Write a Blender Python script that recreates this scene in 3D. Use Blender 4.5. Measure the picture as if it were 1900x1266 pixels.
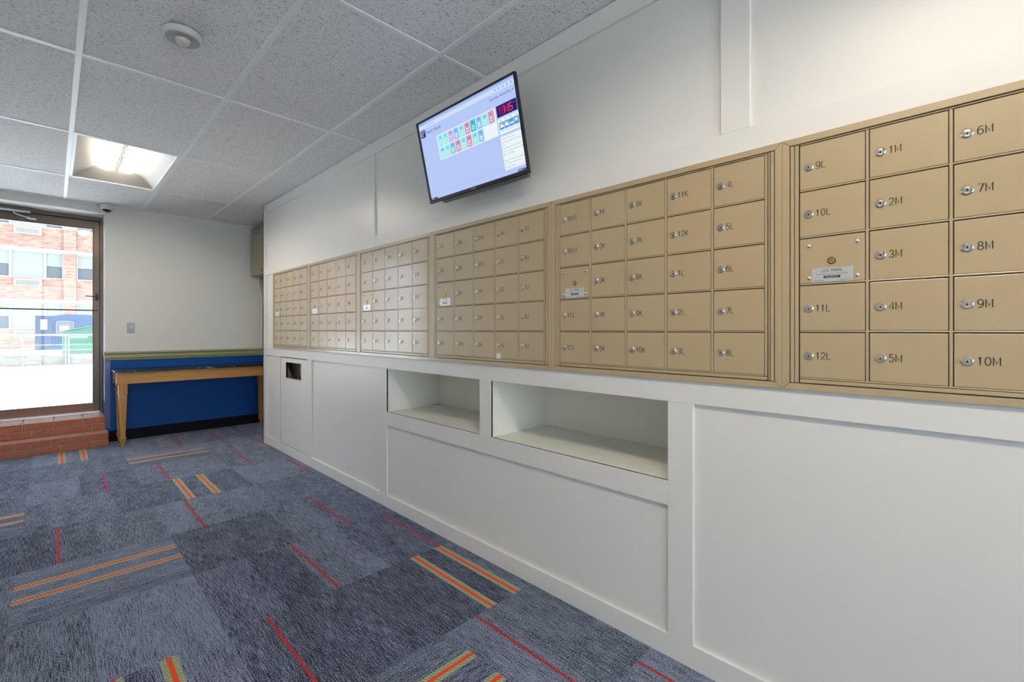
import bpy, bmesh, math, random
from mathutils import Vector, Matrix, Euler
for o in list(bpy.data.objects): bpy.data.objects.remove(o)
SC = bpy.context.scene
COL = SC.collection
PI = math.pi
# ------------------------------------------------------------------ camera
cam_d = bpy.data.cameras.new('camera'); cam = bpy.data.objects.new('camera', cam_d); COL.objects.link(cam)
cam.location = (0, 0, 1.1933)
cam.rotation_euler = (PI/2, 0, -0.7899)
cam_d.sensor_width = 36; cam_d.lens = 845.475/1900*36
cam_d.shift_y = (612.66-633)/1900
cam_d.clip_start = 0.02; cam_d.clip_end = 300
SC.camera = cam
# ------------------------------------------------------------------ world, sun, exposure
w = bpy.data.worlds.new('sky'); SC.world = w; w.use_nodes = True
nt = w.node_tree; nt.nodes.clear()
wo = nt.nodes.new('ShaderNodeOutputWorld'); bg = nt.nodes.new('ShaderNodeBackground')
tc = nt.nodes.new('ShaderNodeTexCoord'); sp = nt.nodes.new('ShaderNodeSeparateXYZ'); rp = nt.nodes.new('ShaderNodeValToRGB')
nt.links.new(tc.outputs['Generated'], sp.inputs[0]); nt.links.new(sp.outputs['Z'], rp.inputs[0]); nt.links.new(rp.outputs[0], bg.inputs[0]); nt.links.new(bg.outputs[0], wo.inputs[0])
rp.color_ramp.elements[0].color = (0.75, 0.84, 0.98, 1); rp.color_ramp.elements[1].color = (0.55, 0.74, 1.0, 1)
bg.inputs[1].default_value = 2.4
sl = bpy.data.lights.new('sun', 'SUN'); sl.energy = 7.5; sl.angle = 0.03; sl.color = (1, .95, .87)
so = bpy.data.objects.new('sun', sl); COL.objects.link(so); so.location = (8, 2, 20)
so.rotation_euler = Vector((-0.45, 0.04, -0.9)).to_track_quat('-Z', 'Y').to_euler()
SC.view_settings.view_transform = 'Standard'; SC.view_settings.look = 'None'
SC.view_settings.gamma = 1; SC.view_settings.use_curve_mapping = False
SC.view_settings.exposure = 1.44
LAMP = 17.5
# ------------------------------------------------------------------ dimensions (metres)
D = 1.5833          # face of the mailbox wall (x)
H = 2.5103          # ceiling
YB = 6.477          # back wall (y)
XL = -1.62           # left wall
YR = -3.6           # rear wall
XR = 2.08           # right wall of the alcove
M0, C0 = 0.0895, 2.9984   # ceiling grid origin
FT2, FT4 = .6096, 1.2192
# ------------------------------------------------------------------ material helpers
def mat(name, col=(.8, .8, .8), rough=.5, metal=0., spec=.5, coat=0., emit=None, es=1., bump=None, alpha=None):
    m = bpy.data.materials.new(name); m.use_nodes = True
    b = m.node_tree.nodes['Principled BSDF']
    b.inputs['Base Color'].default_value = (*col, 1); b.inputs['Roughness'].default_value = rough
    b.inputs['Metallic'].default_value = metal; b.inputs['Specular IOR Level'].default_value = spec
    b.inputs['Coat Weight'].default_value = coat
    if emit: b.inputs['Emission Color'].default_value = (*emit, 1); b.inputs['Emission Strength'].default_value = es
    if bump:   # (scale xyz, strength, distance)
        n = m.node_tree
        t = n.nodes.new('ShaderNodeTexCoord'); mp = n.nodes.new('ShaderNodeMapping'); mp.inputs['Scale'].default_value = bump[0]
        no = n.nodes.new('ShaderNodeTexNoise'); no.inputs['Scale'].default_value = 1; no.inputs['Detail'].default_value = 2
        bu = n.nodes.new('ShaderNodeBump'); bu.inputs['Strength'].default_value = bump[1]; bu.inputs['Distance'].default_value = bump[2]
        n.links.new(t.outputs['Object'], mp.inputs[0]); n.links.new(mp.outputs[0], no.inputs[0]); n.links.new(no.outputs[0], bu.inputs['Height']); n.links.new(bu.outputs[0], b.inputs['Normal'])
    return m
def nodes(m): return m.node_tree, m.node_tree.nodes['Principled BSDF']
def N(nt, t, **kw):
    n = nt.nodes.new(t)
    for k, v in kw.items(): setattr(n, k, v)
    return n
def noise(nt, src, scale, detail=2, rough=.5):
    mp = N(nt, 'ShaderNodeMapping'); mp.inputs['Scale'].default_value = scale
    n = N(nt, 'ShaderNodeTexNoise'); n.inputs['Scale'].default_value = 1; n.inputs['Detail'].default_value = detail; n.inputs['Roughness'].default_value = rough
    nt.links.new(src, mp.inputs[0]); nt.links.new(mp.outputs[0], n.inputs[0]); return n.outputs[0]
def ramp(nt, src, stops):
    r = N(nt, 'ShaderNodeValToRGB'); e = r.color_ramp.elements
    e[0].position, e[0].color = stops[0][0], (*stops[0][1], 1); e[1].position, e[1].color = stops[-1][0], (*stops[-1][1], 1)
    for p, c in stops[1:-1]:
        x = e.new(p); x.color = (*c, 1)
    nt.links.new(src, r.inputs[0]); return r.outputs[0]
def mth(nt, op, a, b=None, clamp=False):
    n = N(nt, 'ShaderNodeMath', operation=op); n.use_clamp = clamp
    for i, x in enumerate((a, b)):
        if x is None: continue
        if isinstance(x, (int, float)): n.inputs[i].default_value = x
        else: nt.links.new(x, n.inputs[i])
    return n.outputs[0]
def mixc(nt, f, a, b, mode='MIX'):
    n = N(nt, 'ShaderNodeMix', data_type='RGBA', blend_type=mode)
    for s, x in ((n.inputs[0], f), (n.inputs[6], a), (n.inputs[7], b)):
        if isinstance(x, (int, float)): s.default_value = x
        elif isinstance(x, tuple): s.default_value = (*x, 1)
        else: nt.links.new(x, s)
    return n.outputs[2]
def objco(nt): return N(nt, 'ShaderNodeTexCoord').outputs['Object']
def bump(nt, b, h, strength, dist):
    n = N(nt, 'ShaderNodeBump'); n.inputs['Strength'].default_value = strength; n.inputs['Distance'].default_value = dist
    nt.links.new(h, n.inputs['Height']); nt.links.new(n.outputs[0], b.inputs['Normal'])
M = {}
# white panelling with scuffs low down
m = M['white'] = mat('white_semigloss_paint', (.81, .80, .775), .34); nt, b = nodes(m); oc = objco(nt)
s1 = noise(nt, oc, (30, 9, 26), 5, .7); s2 = noise(nt, oc, (3, 1.6, 2.2), 3); s3 = noise(nt, oc, (40, 3, 90), 2)
sc = mth(nt, 'MULTIPLY', mth(nt, 'GREATER_THAN', s1, .685), mth(nt, 'GREATER_THAN', s2, .60))
sx = N(nt, 'ShaderNodeSeparateXYZ'); nt.links.new(oc, sx.inputs[0])
lo = mth(nt, 'LESS_THAN', sx.outputs['Z'], .55)
nt.links.new(mixc(nt, mth(nt, 'MULTIPLY', mth(nt, 'MULTIPLY', sc, lo), .38), (.81, .80, .775), (.36, .36, .37)), b.inputs['Base Color'])
bump(nt, b, s3, .06, .003)
M['cream'] = mat('cream_cabinet_paint', (.90, .90, .83), .4)
M['gray_wall'] = mat('light_gray_wall_paint', (.74, .74, .715), .5, bump=((90, 90, 90), .06, .003))
M['blue'] = mat('royal_blue_wall_paint', (.003, .078, .33), .5, spec=.25, bump=((90, 90, 90), .05, .003))
M['offwhite'] = mat('plain_wall_paint', (.80, .80, .78), .6)
M['sage'] = mat('sage_green_paint', (.36, .38, .215), .35)
M['black_base'] = mat('black_vinyl', (.003, .0035, .007), .6, spec=.2)
M['tan'] = mat('tan_baked_enamel', (.50, .38, .215), .30, spec=.9, coat=1.0, bump=((260, 260, 260), .22, .0012)); M['tan'].node_tree.nodes['Principled BSDF'].inputs['Coat Roughness'].default_value = .16
M['tan_dark'] = mat('gap_shade_interior', (.05, .032, .014), .8)
M['nickel'] = mat('nickel_plated_metal', (.72, .68, .62), .22, 1.0)
M['chrome'] = mat('polished_steel', (.85, .85, .85), .12, 1.0)
M['brass'] = mat('brass', (.75, .52, .12), .25, 1.0)
M['black'] = mat('black_plastic', (.012, .012, .014), .35)
M['engrave'] = mat('engraved_black_fill', (.03, .022, .015), .6)
M['alu'] = mat('brushed_aluminium', (.78, .79, .80), .35, .7)
M['alu2'] = mat('painted_silver_rail', (.13, .145, .18), .4, .2)
M['tbar'] = mat('white_ceiling_grid_metal', (.93, .94, .95), .45)
M['trofwhite'] = mat('white_reflector_enamel', (.30, .30, .30), .4)
M['lens'] = mat('lit_diffuser_lens', (.9, .88, .82), .5, emit=(1.0, .87, .70), es=LAMP)
M['lamp_metal'] = mat('lamp_divider_metal', (.80, .78, .70), .4)
M['plastic'] = mat('white_plastic', (.72, .72, .70), .4)
M['gray_plastic'] = mat('gray_plastic', (.42, .42, .46), .45)
M['clear_lens'] = mat('milky_lens', (.62, .60, .50), .15)
M['bronze'] = mat('dark_bronze_aluminium', (.13, .10, .075), .30, .6, bump=((3, 3, 60), .1, .002))
M['bronze2'] = mat('brown_anodised_aluminium', (.22, .11, .08), .35, .4)
M['steel_plate'] = mat('gray_steel_plate', (.28, .28, .28), .35, .6)
M['conduit'] = mat('white_conduit', (.72, .74, .74), .45)
M['beige_box'] = mat('beige_metal_box', (.36, .325, .21), .4)
M['label_black'] = mat('black_label', (.01, .01, .01), .5)
M['label_gray'] = mat('pale_label_text', (.55, .56, .58), .5)
M['guard'] = mat('clear_plastic_guard', (.10, .13, .30), .12)
M['dark_cavity'] = mat('dark_cabinet_interior', (.05, .045, .04), .8)
M['tan_sheet'] = mat('tan_sheet_metal', (.40, .33, .21), .5)
M['sticker'] = mat('white_sticker', (.85, .82, .75), .5)
# table wood
m = M['wood'] = mat('honey_stained_wood', (.42, .2, .055), .33); nt, b = nodes(m)
g = noise(nt, objco(nt), (6, 60, 60), 4); g2 = noise(nt, objco(nt), (2.2, 5, 5), 2)
nt.links.new(mixc(nt, g2, ramp(nt, g, [(.3, (.44, .20, .045)), (.7, (.62, .33, .10))]), (.50, .25, .06)), b.inputs['Base Color'])
m = M['wood_leg'] = mat('honey_stained_leg_wood', (.5, .25, .07), .33); nt, b = nodes(m)
g = noise(nt, objco(nt), (60, 60, 6), 4)
nt.links.new(ramp(nt, g, [(.3, (.42, .19, .045)), (.7, (.58, .31, .09))]), b.inputs['Base Color'])
m = M['tabletop'] = mat('black_polished_stone', (.012, .014, .018), .22); nt, b = nodes(m)
g = noise(nt, objco(nt), (7, 9, 9), 5, .7)
nt.links.new(ramp(nt, g, [(.5, (.010, .012, .016)), (.62, (.03, .035, .045)), (.66, (.2, .22, .25)), (.7, (.02, .022, .03))]), b.inputs['Base Color'])
M['inlay'] = mat('pale_stone_joint', (.35, .36, .38), .4)
# ceiling tile
m = M['tile'] = mat('fissured_ceiling_tile', (.6, .6, .6), .9, spec=.1); nt, b = nodes(m); oc = objco(nt)
f1 = noise(nt, oc, (95, 330, 1), 3, .6); f2 = noise(nt, oc, (420, 420, 1), 2); f3 = noise(nt, oc, (1.3, 1.1, 1), 3)
fis = ramp(nt, f1, [(.355, (0, 0, 0)), (.395, (1, 1, 1))])
pin = ramp(nt, f2, [(.30, (0, 0, 0)), (.42, (1, 1, 1))])
base = mixc(nt, f3, (.90, .90, .91), (.94, .94, .94))
c1 = mixc(nt, pin, (.62, .62, .63), base); c2 = mixc(nt, fis, (.13, .13, .135), c1)
nt.links.new(c2, b.inputs['Base Color']); bump(nt, b, mth(nt, 'MULTIPLY', fis, pin), .5, .003)
# carpet
def carpet(name, kind):
    m = mat(name, (.1, .1, .2), .95, spec=.1); nt, b = nodes(m)
    b.inputs['Sheen Weight'].default_value = .12; b.inputs['Sheen Roughness'].default_value = .35; b.inputs['Sheen Tint'].default_value = (.8, .88, 1, 1)
    uv = N(nt, 'ShaderNodeUVMap'); uv.uv_map = 'UVMap'; src = uv.outputs[0]
    at = N(nt, 'ShaderNodeAttribute'); at.attribute_name = 'Tint'
    ts = N(nt, 'ShaderNodeSeparateColor'); nt.links.new(at.outputs['Color'], ts.inputs[0])
    st = noise(nt, src, (14, 300, 1), 2); lp = noise(nt, src, (170, 260, 1), 1); bl = noise(nt, src, (4, 14, 1), 3)
    v = mth(nt, 'ADD', mth(nt, 'MULTIPLY', st, .95), mth(nt, 'MULTIPLY', lp, 1.15))
    v = mth(nt, 'ADD', v, mth(nt, 'MULTIPLY', bl, .28))
    v = mth(nt, 'ADD', v, mth(nt, 'SUBTRACT', ts.outputs[0], .5))
    v = mth(nt, 'SUBTRACT', mth(nt, 'MULTIPLY', v, 2.9), 2.98, clamp=True)
    lightc = mixc(nt, ts.outputs[1], (.29, .33, .48), (.29, .35, .42))
    base = mixc(nt, v, (.022, .030, .058), lightc)
    if kind == 'gold':
        su_ = N(nt, 'ShaderNodeSeparateXYZ'); nt.links.new(src, su_.inputs[0])
        rib = mth(nt, 'ADD', mth(nt, 'MULTIPLY', mth(nt, 'SINE', mth(nt, 'ADD', mth(nt, 'MULTIPLY', su_.outputs[0], 520), mth(nt, 'MULTIPLY', su_.outputs[1], 300))), .3), noise(nt, src, (230, 230, 1), 1))
        base = mixc(nt, ramp(nt, rib, [(.28, (0, 0, 0)), (.44, (1, 1, 1))]), (.13, .16, .12), (.46, .50, .34))
    if kind == 'orange':
        base = mixc(nt, lp, (.80, .055, .012), (.95, .12, .02))
    if kind == 'red':
        base = mixc(nt, ramp(nt, lp, [(.42, (0, 0, 0)), (.56, (1, 1, 1))]), (.14, .035, .06), (.70, .07, .07))
    nt.links.new(base, b.inputs['Base Color']); bump(nt, b, lp, .6, .004)
    return m
M['carpet'] = carpet('blue_gray_woven_carpet', 'base'); M['gold'] = carpet('pale_green_carpet_band', 'gold')
M['orange'] = carpet('orange_carpet_stripe', 'orange'); M['red'] = carpet('red_carpet_line', 'red')
# brick
def brickmat(name, c1, c2, noisec):
    m = mat(name, c1, .75, spec=.3); nt, b = nodes(m); oc = objco(nt)
    a = noise(nt, oc, (9, 9, 30), 3); c = noise(nt, oc, (60, 60, 60), 4, .7)
    nt.links.new(mixc(nt, ramp(nt, c, [(.35, (0, 0, 0)), (.75, (1, 1, 1))]), mixc(nt, a, c1, c2), noisec), b.inputs['Base Color'])
    bump(nt, b, c, .5, .006); return m
M['brick'] = brickmat('red_step_brick', (.30, .062, .038), (.46, .15, .09), (.48, .21, .14))
M['tread'] = brickmat('glare_tinted_worn_tread_brick', (.46, .20, .15), (.62, .34, .27), (.70, .50, .43)); M['tread'].node_tree.nodes['Principled BSDF'].inputs['Roughness'].default_value = .20; M['tread'].node_tree.nodes['Bump'].inputs['Strength'].default_value = .12; M['tread'].node_tree.nodes['Principled BSDF'].inputs['Specular IOR Level'].default_value = 1.0  # worn tread tops, colour lightened to paint in the daylight glare
M['mortar'] = mat('gray_mortar', (.34, .29, .22), .9, bump=((200, 200, 200), .4, .003))
# glass: thin pane
m = M['glass'] = bpy.data.materials.new('clear_door_glass'); m.use_nodes = True; nt = m.node_tree; nt.nodes.clear()
o = nt.nodes.new('ShaderNodeOutputMaterial'); tr = nt.nodes.new('ShaderNodeBsdfTransparent'); gl = nt.nodes.new('ShaderNodeBsdfGlossy'); gl.inputs['Roughness'].default_value = .02
fr = nt.nodes.new('ShaderNodeFresnel'); fr.inputs['IOR'].default_value = 1.35; mx = nt.nodes.new('ShaderNodeMixShader')
tr.inputs[0].default_value = (.97, .99, .98, 1)
nt.links.new(fr.outputs[0], mx.inputs[0]); nt.links.new(tr.outputs[0], mx.inputs[1]); nt.links.new(gl.outputs[0], mx.inputs[2]); nt.links.new(mx.outputs[0], o.inputs[0])
# outside
m = M['facade'] = mat('pink_buff_brick_facade', (.5, .25, .18), .8, spec=.2); nt, b = nodes(m); oc = objco(nt)
bt = N(nt, 'ShaderNodeTexBrick'); bt.inputs['Scale'].default_value = 1; bt.inputs['Brick Width'].default_value = .24; bt.inputs['Row Height'].default_value = .075; bt.inputs['Mortar Size'].default_value = .008
bt.inputs['Color1'].default_value = (.20, .086, .06, 1); bt.inputs['Color2'].default_value = (.28, .165, .125, 1); bt.inputs['Mortar'].default_value = (.24, .20, .17, 1)
sx = N(nt, 'ShaderNodeSeparateXYZ'); cb = N(nt, 'ShaderNodeCombineXYZ'); nt.links.new(oc, sx.inputs[0]); nt.links.new(mth(nt, 'ADD', sx.outputs[0], sx.outputs[1]), cb.inputs[0]); nt.links.new(sx.outputs[2], cb.inputs[1])
nt.links.new(cb.outputs[0], bt.inputs[0]); nt.links.new(bt.outputs[0], b.inputs['Base Color'])
M['limestone'] = mat('pale_stone_band', (.68, .68, .66), .8)
M['winframe'] = mat('white_window_frame', (.29, .29, .285), .5)
M['curtain'] = mat('window_pane_with_curtain', (.20, .21, .19), .5, spec=.15)
M['screenpane'] = mat('window_pane_with_gray_screen', (.085, .09, .095), .5, spec=.15)
m = M['concrete'] = mat('weathered_concrete', (.4, .38, .34), .9); nt, b = nodes(m)
nt.links.new(ramp(nt, noise(nt, objco(nt), (1.2, 3, 5), 5, .7), [(.3, (.085, .078, .062)), (.6, (.18, .168, .145))]), b.inputs['Base Color'])
m = M['asphalt'] = mat('pale_asphalt', (.45, .46, .48), .9); nt, b = nodes(m)
nt.links.new(ramp(nt, noise(nt, objco(nt), (.5, 1.1, 1), 6, .75), [(.35, (.55, .55, .57)), (.6, (.72, .72, .71))]), b.inputs['Base Color'])
M['bin_blue'] = mat('blue_painted_steel', (.011, .032, .080), .5)
M['bin_green'] = mat('green_painted_steel', (.012, .085, .042), .5)
M['steel_gray'] = mat('worn_gray_steel', (.08, .085, .10), .5)
M['paper'] = mat('white_notice', (.35, .34, .34), .7)
M['redmark'] = mat('red_print', (.6, .08, .06), .7)
def emis(name, c, s=1.0):
    return mat(name, (0, 0, 0), .25, spec=.3, emit=c, es=s)
# ------------------------------------------------------------------ mesh helpers
class MB:
    def __init__(s): s.v = []; s.f = []; s.m = []; s.uv = []; s.t = []; s.has = False
    def face(s, pts, m=0, uv=None, tint=(.5, 0, 0)):
        i = len(s.v); s.v += [tuple(p) for p in pts]; s.f.append(tuple(range(i, i+len(pts)))); s.m.append(m)
        s.uv += uv or [(0, 0)]*len(pts); s.t += [tint]*len(pts)
        if uv: s.has = True
    def poly(s, verts, faces, m=0):
        i = len(s.v); s.v += [tuple(p) for p in verts]
        for f in faces:
            s.f.append(tuple(i+k for k in f)); s.m.append(m); s.uv += [(0, 0)]*len(f); s.t += [(.5, 0, 0)]*len(f)
        return s
    def hexa(s, p, m=0):   # p: 4 bottom ccw then 4 top
        return s.poly(p, [(0, 3, 2, 1), (4, 5, 6, 7), (0, 1, 5, 4), (1, 2, 6, 5), (2, 3, 7, 6), (3, 0, 4, 7)], m)
    def box(s, x0, x1, y0, y1, z0, z1, m=0):
        x0, x1 = min(x0, x1), max(x0, x1); y0, y1 = min(y0, y1), max(y0, y1); z0, z1 = min(z0, z1), max(z0, z1)
        return s.hexa([(x0, y0, z0), (x1, y0, z0), (x1, y1, z0), (x0, y1, z0), (x0, y0, z1), (x1, y0, z1), (x1, y1, z1), (x0, y1, z1)], m)
    def frustum(s, x, y, z0, z1, a0, b0, a1, b1, m=0):   # tapered post, half sizes
        return s.hexa([(x-a0, y-b0, z0), (x+a0, y-b0, z0), (x+a0, y+b0, z0), (x-a0, y+b0, z0), (x-a1, y-b1, z1), (x+a1, y-b1, z1), (x+a1, y+b1, z1), (x-a1, y+b1, z1)], m)
    def lathe(s, o, axis, prof, n=24, m=0):   # prof: [(r, h[, m])]; axis unit vector
        ax = Vector(axis).normalized(); u = ax.orthogonal().normalized(); v = ax.cross(u); o = Vector(o)
        i0 = len(s.v)
        for p in prof:
            for k in range(n):
                a = 2*PI*k/n; s.v.append(tuple(o+ax*p[1]+(u*math.cos(a)+v*math.sin(a))*p[0]))
        for j in range(len(prof)-1):
            mm = prof[j+1][2] if len(prof[j+1]) > 2 else m
            for k in range(n):
                a, b2 = i0+j*n+k, i0+j*n+(k+1) % n
                s.f.append((a, b2, b2+n, a+n)); s.m.append(mm); s.uv += [(0, 0)]*4; s.t += [(.5, 0, 0)]*4
        for j, rev in ((0, True), (len(prof)-1, False)):
            r = [i0+j*n+k for k in range(n)]
            if rev: r.reverse()
            mm = prof[j][2] if len(prof[j]) > 2 else m
            s.f.append(tuple(r)); s.m.append(mm); s.uv += [(0, 0)]*n; s.t += [(.5, 0, 0)]*n
        return s
    def tube(s, pts, r, n=10, m=0):
        for a, b2 in zip(pts[:-1], pts[1:]):
            a, b2 = Vector(a), Vector(b2); L = (b2-a).length
            s.lathe(a, b2-a, [(r, 0), (r, L)], n, m)
        return s
    def strip(s, poly, axis, a0, a1, m=0):   # extrude closed 2D poly along x/y/z
        n = len(poly)
        def P(p, a): return {'x': (a, p[0], p[1]), 'y': (p[0], a, p[1]), 'z': (p[0], p[1], a)}[axis]
        vs = [P(p, a0) for p in poly]+[P(p, a1) for p in poly]
        fs = [tuple(range(n)), tuple(range(2*n-1, n-1, -1))]+[(k, n+k, n+(k+1) % n, (k+1) % n) for k in range(n)]
        return s.poly(vs, fs, m)
    def build(s, name, mats, parent=None, origin=(0, 0, 0), bevel=0, seg=2, smooth=False):
        me = bpy.data.meshes.new(name); o = Vector(origin)
        me.from_pydata([tuple(Vector(v)-o) for v in s.v], [], s.f)
        if not isinstance(mats, (list, tuple)): mats = [mats]
        for x in mats: me.materials.append(M[x] if isinstance(x, str) else x)
        for p, k in zip(me.polygons, s.m): p.material_index = k
        if s.has:
            me.uv_layers.new(name='UVMap'); me.color_attributes.new('Tint', 'FLOAT_COLOR', 'CORNER')
            me.uv_layers['UVMap'].data.foreach_set('uv', [c for u in s.uv for c in u])
            me.color_attributes['Tint'].data.foreach_set('color', [c for t in s.t for c in (*t, 1)])
        bm = bmesh.new(); bm.from_mesh(me)
        if not s.has: bmesh.ops.recalc_face_normals(bm, faces=bm.faces)
        bm.to_mesh(me); bm.free()
        if smooth:
            me.polygons.foreach_set('use_smooth', [True]*len(me.polygons)); me.set_sharp_from_angle(angle=math.radians(35))
        return place(name, me, parent, origin, bevel, seg)
def place(name, me, parent=None, origin=(0, 0, 0), bevel=0, seg=2):
    ob = bpy.data.objects.new(name, me); COL.objects.link(ob)
    if parent:
        ob.parent = parent; ob.location = Vector(origin)-wloc(parent)
    else: ob.location = origin
    if bevel:
        md = ob.modifiers.new('bevel', 'BEVEL'); md.width = bevel; md.segments = seg; md.limit_method = 'ANGLE'; md.angle_limit = math.radians(35)
    return ob
def wloc(o):
    v = Vector(o.location)
    while o.parent: o = o.parent; v = v+Vector(o.location)
    return v
def thing(name, label, cat, loc, group=None, rot=None):
    o = bpy.data.objects.new(name, None); COL.objects.link(o); o.location = loc; o.empty_display_size = .05
    if rot: o.rotation_euler = rot
    return tag(o, label, cat, group)
def tag(o, label, cat, group=None):
    o['label'] = label; o['category'] = cat
    if group: o['group'] = group
    return o
def structure(o): o['kind'] = 'structure'; return o
_tc = {}
def text2d(s, size, ax='LEFT'):   # flat text outline -> verts, faces in the xy plane
    k = (s, size, ax)
    if k not in _tc:
        c = bpy.data.curves.new('t', 'FONT'); c.body = s; c.size = size; c.align_x = ax; c.align_y = 'CENTER'; c.resolution_u = 2
        ob = bpy.data.objects.new('t', c); COL.objects.link(ob); bpy.context.view_layer.update()
        me = bpy.data.meshes.new_from_object(ob.evaluated_get(bpy.context.evaluated_depsgraph_get()))
        _tc[k] = ([tuple(v.co) for v in me.vertices], [tuple(p.vertices) for p in me.polygons])
        bpy.data.objects.remove(ob); bpy.data.curves.remove(c); bpy.data.meshes.remove(me)
    return _tc[k]
# single-stroke engraver's lettering
def arc(cx, cy, rx, ry, a0, a1, n=10): return [(cx+rx*math.cos(math.radians(a0+(a1-a0)*i/n)), cy+ry*math.sin(math.radians(a0+(a1-a0)*i/n))) for i in range(n+1)]
G = {
 '0': [arc(.33, .5, .31, .5, 90, 450, 18)], '1': [[(.08, .80), (.30, 1), (.30, 0)]],
 '2': [arc(.33, .70, .29, .30, 170, -35, 9)+[(.04, 0), (.66, 0)]],
 '3': [arc(.32, .75, .27, .25, 160, -90, 9)+arc(.32, .25, .31, .25, 90, -160, 9)],
 '4': [[(.52, 0), (.52, 1), (.02, .30), (.68, .30)]], '5': [[(.60, 1), (.12, 1), (.08, .56)]+arc(.32, .32, .31, .32, 125, -150, 10)],
 '6': [arc(.33, .32, .31, .32, 180, 540, 14), [(.02, .32)]+arc(.40, .56, .38, .44, 175, 60, 8)], '7': [[(.03, 1), (.66, 1), (.25, 0)]],
 '8': [arc(.33, .76, .25, .24, 90, 450, 14), arc(.33, .26, .31, .26, 90, 450, 14)],
 '9': [arc(.33, .68, .31, .32, 0, 360, 14), [(.64, .68)]+arc(.26, .44, .38, .44, -5, -120, 8)],
 '-': [[(.10, .45), (.56, .45)]],
 'A': [[(0, 0), (.36, 1), (.72, 0)], [(.12, .33), (.60, .33)]], 'B': [[(.04, 0), (.04, 1)]+arc(.34, .76, .26, .24, 90, -90, 7)+[(.04, .52), (.34, .52)]+arc(.34, .26, .30, .26, 90, -90, 7)+[(.04, 0)]],
 'C': [arc(.38, .5, .36, .5, 50, 310, 14)], 'D': [[(.04, 0), (.04, 1), (.26, 1)]+arc(.26, .5, .42, .5, 90, -90, 10)+[(.04, 0)]],
 'E': [[(.62, 1), (.05, 1), (.05, 0), (.62, 0)], [(.05, .52), (.52, .52)]], 'F': [[(.62, 1), (.05, 1), (.05, 0)], [(.05, .52), (.52, .52)]],
 'G': [arc(.38, .5, .36, .5, 50, 340, 14)+[(.72, .45), (.42, .45)]], 'H': [[(.05, 0), (.05, 1)], [(.65, 0), (.65, 1)], [(.05, .52), (.65, .52)]],
 'J': [[(.50, 1), (.50, .28)]+arc(.27, .28, .23, .28, 0, -180, 8)], 'K': [[(.05, 0), (.05, 1)], [(.66, 1), (.05, .40)], [(.24, .58), (.70, 0)]],
 'L': [[(.05, 1), (.05, 0), (.62, 0)]], 'M': [[(.04, 0), (.04, 1), (.40, .22), (.76, 1), (.76, 0)]],
}
ADV = {'1': .80, '-': .70, 'M': .98, 'J': .74}
def stroke_text(mb, s, h, wsc, P, sw, m=0):
    """P(u, v) -> 3D point; ribbons of width sw"""
    x = 0
    for ch in s:
        for pl in G[ch]:
            q = [Vector((x+p[0]*h*wsc, (p[1]-.5)*h)) for p in pl]
            L, R = [], []
            for i, p in enumerate(q):
                d = (q[min(i+1, len(q)-1)]-q[max(i-1, 0)])
                if d.length < 1e-9: d = Vector((1, 0))
                d.normalize(); n = Vector((-d.y, d.x))
                if 0 < i < len(q)-1:
                    e = (q[i]-q[i-1]).normalized(); c = max(.55, abs(e.dot(d)))
                else: c = 1
                L.append(p+n*sw/2/c); R.append(p-n*sw/2/c)
            for i in range(len(q)-1): mb.face([P(*R[i]), P(*R[i+1]), P(*L[i+1]), P(*L[i])], m)
        x += ADV.get(ch, .88)*h*wsc
    return x
rnd = random.Random(7)
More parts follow.
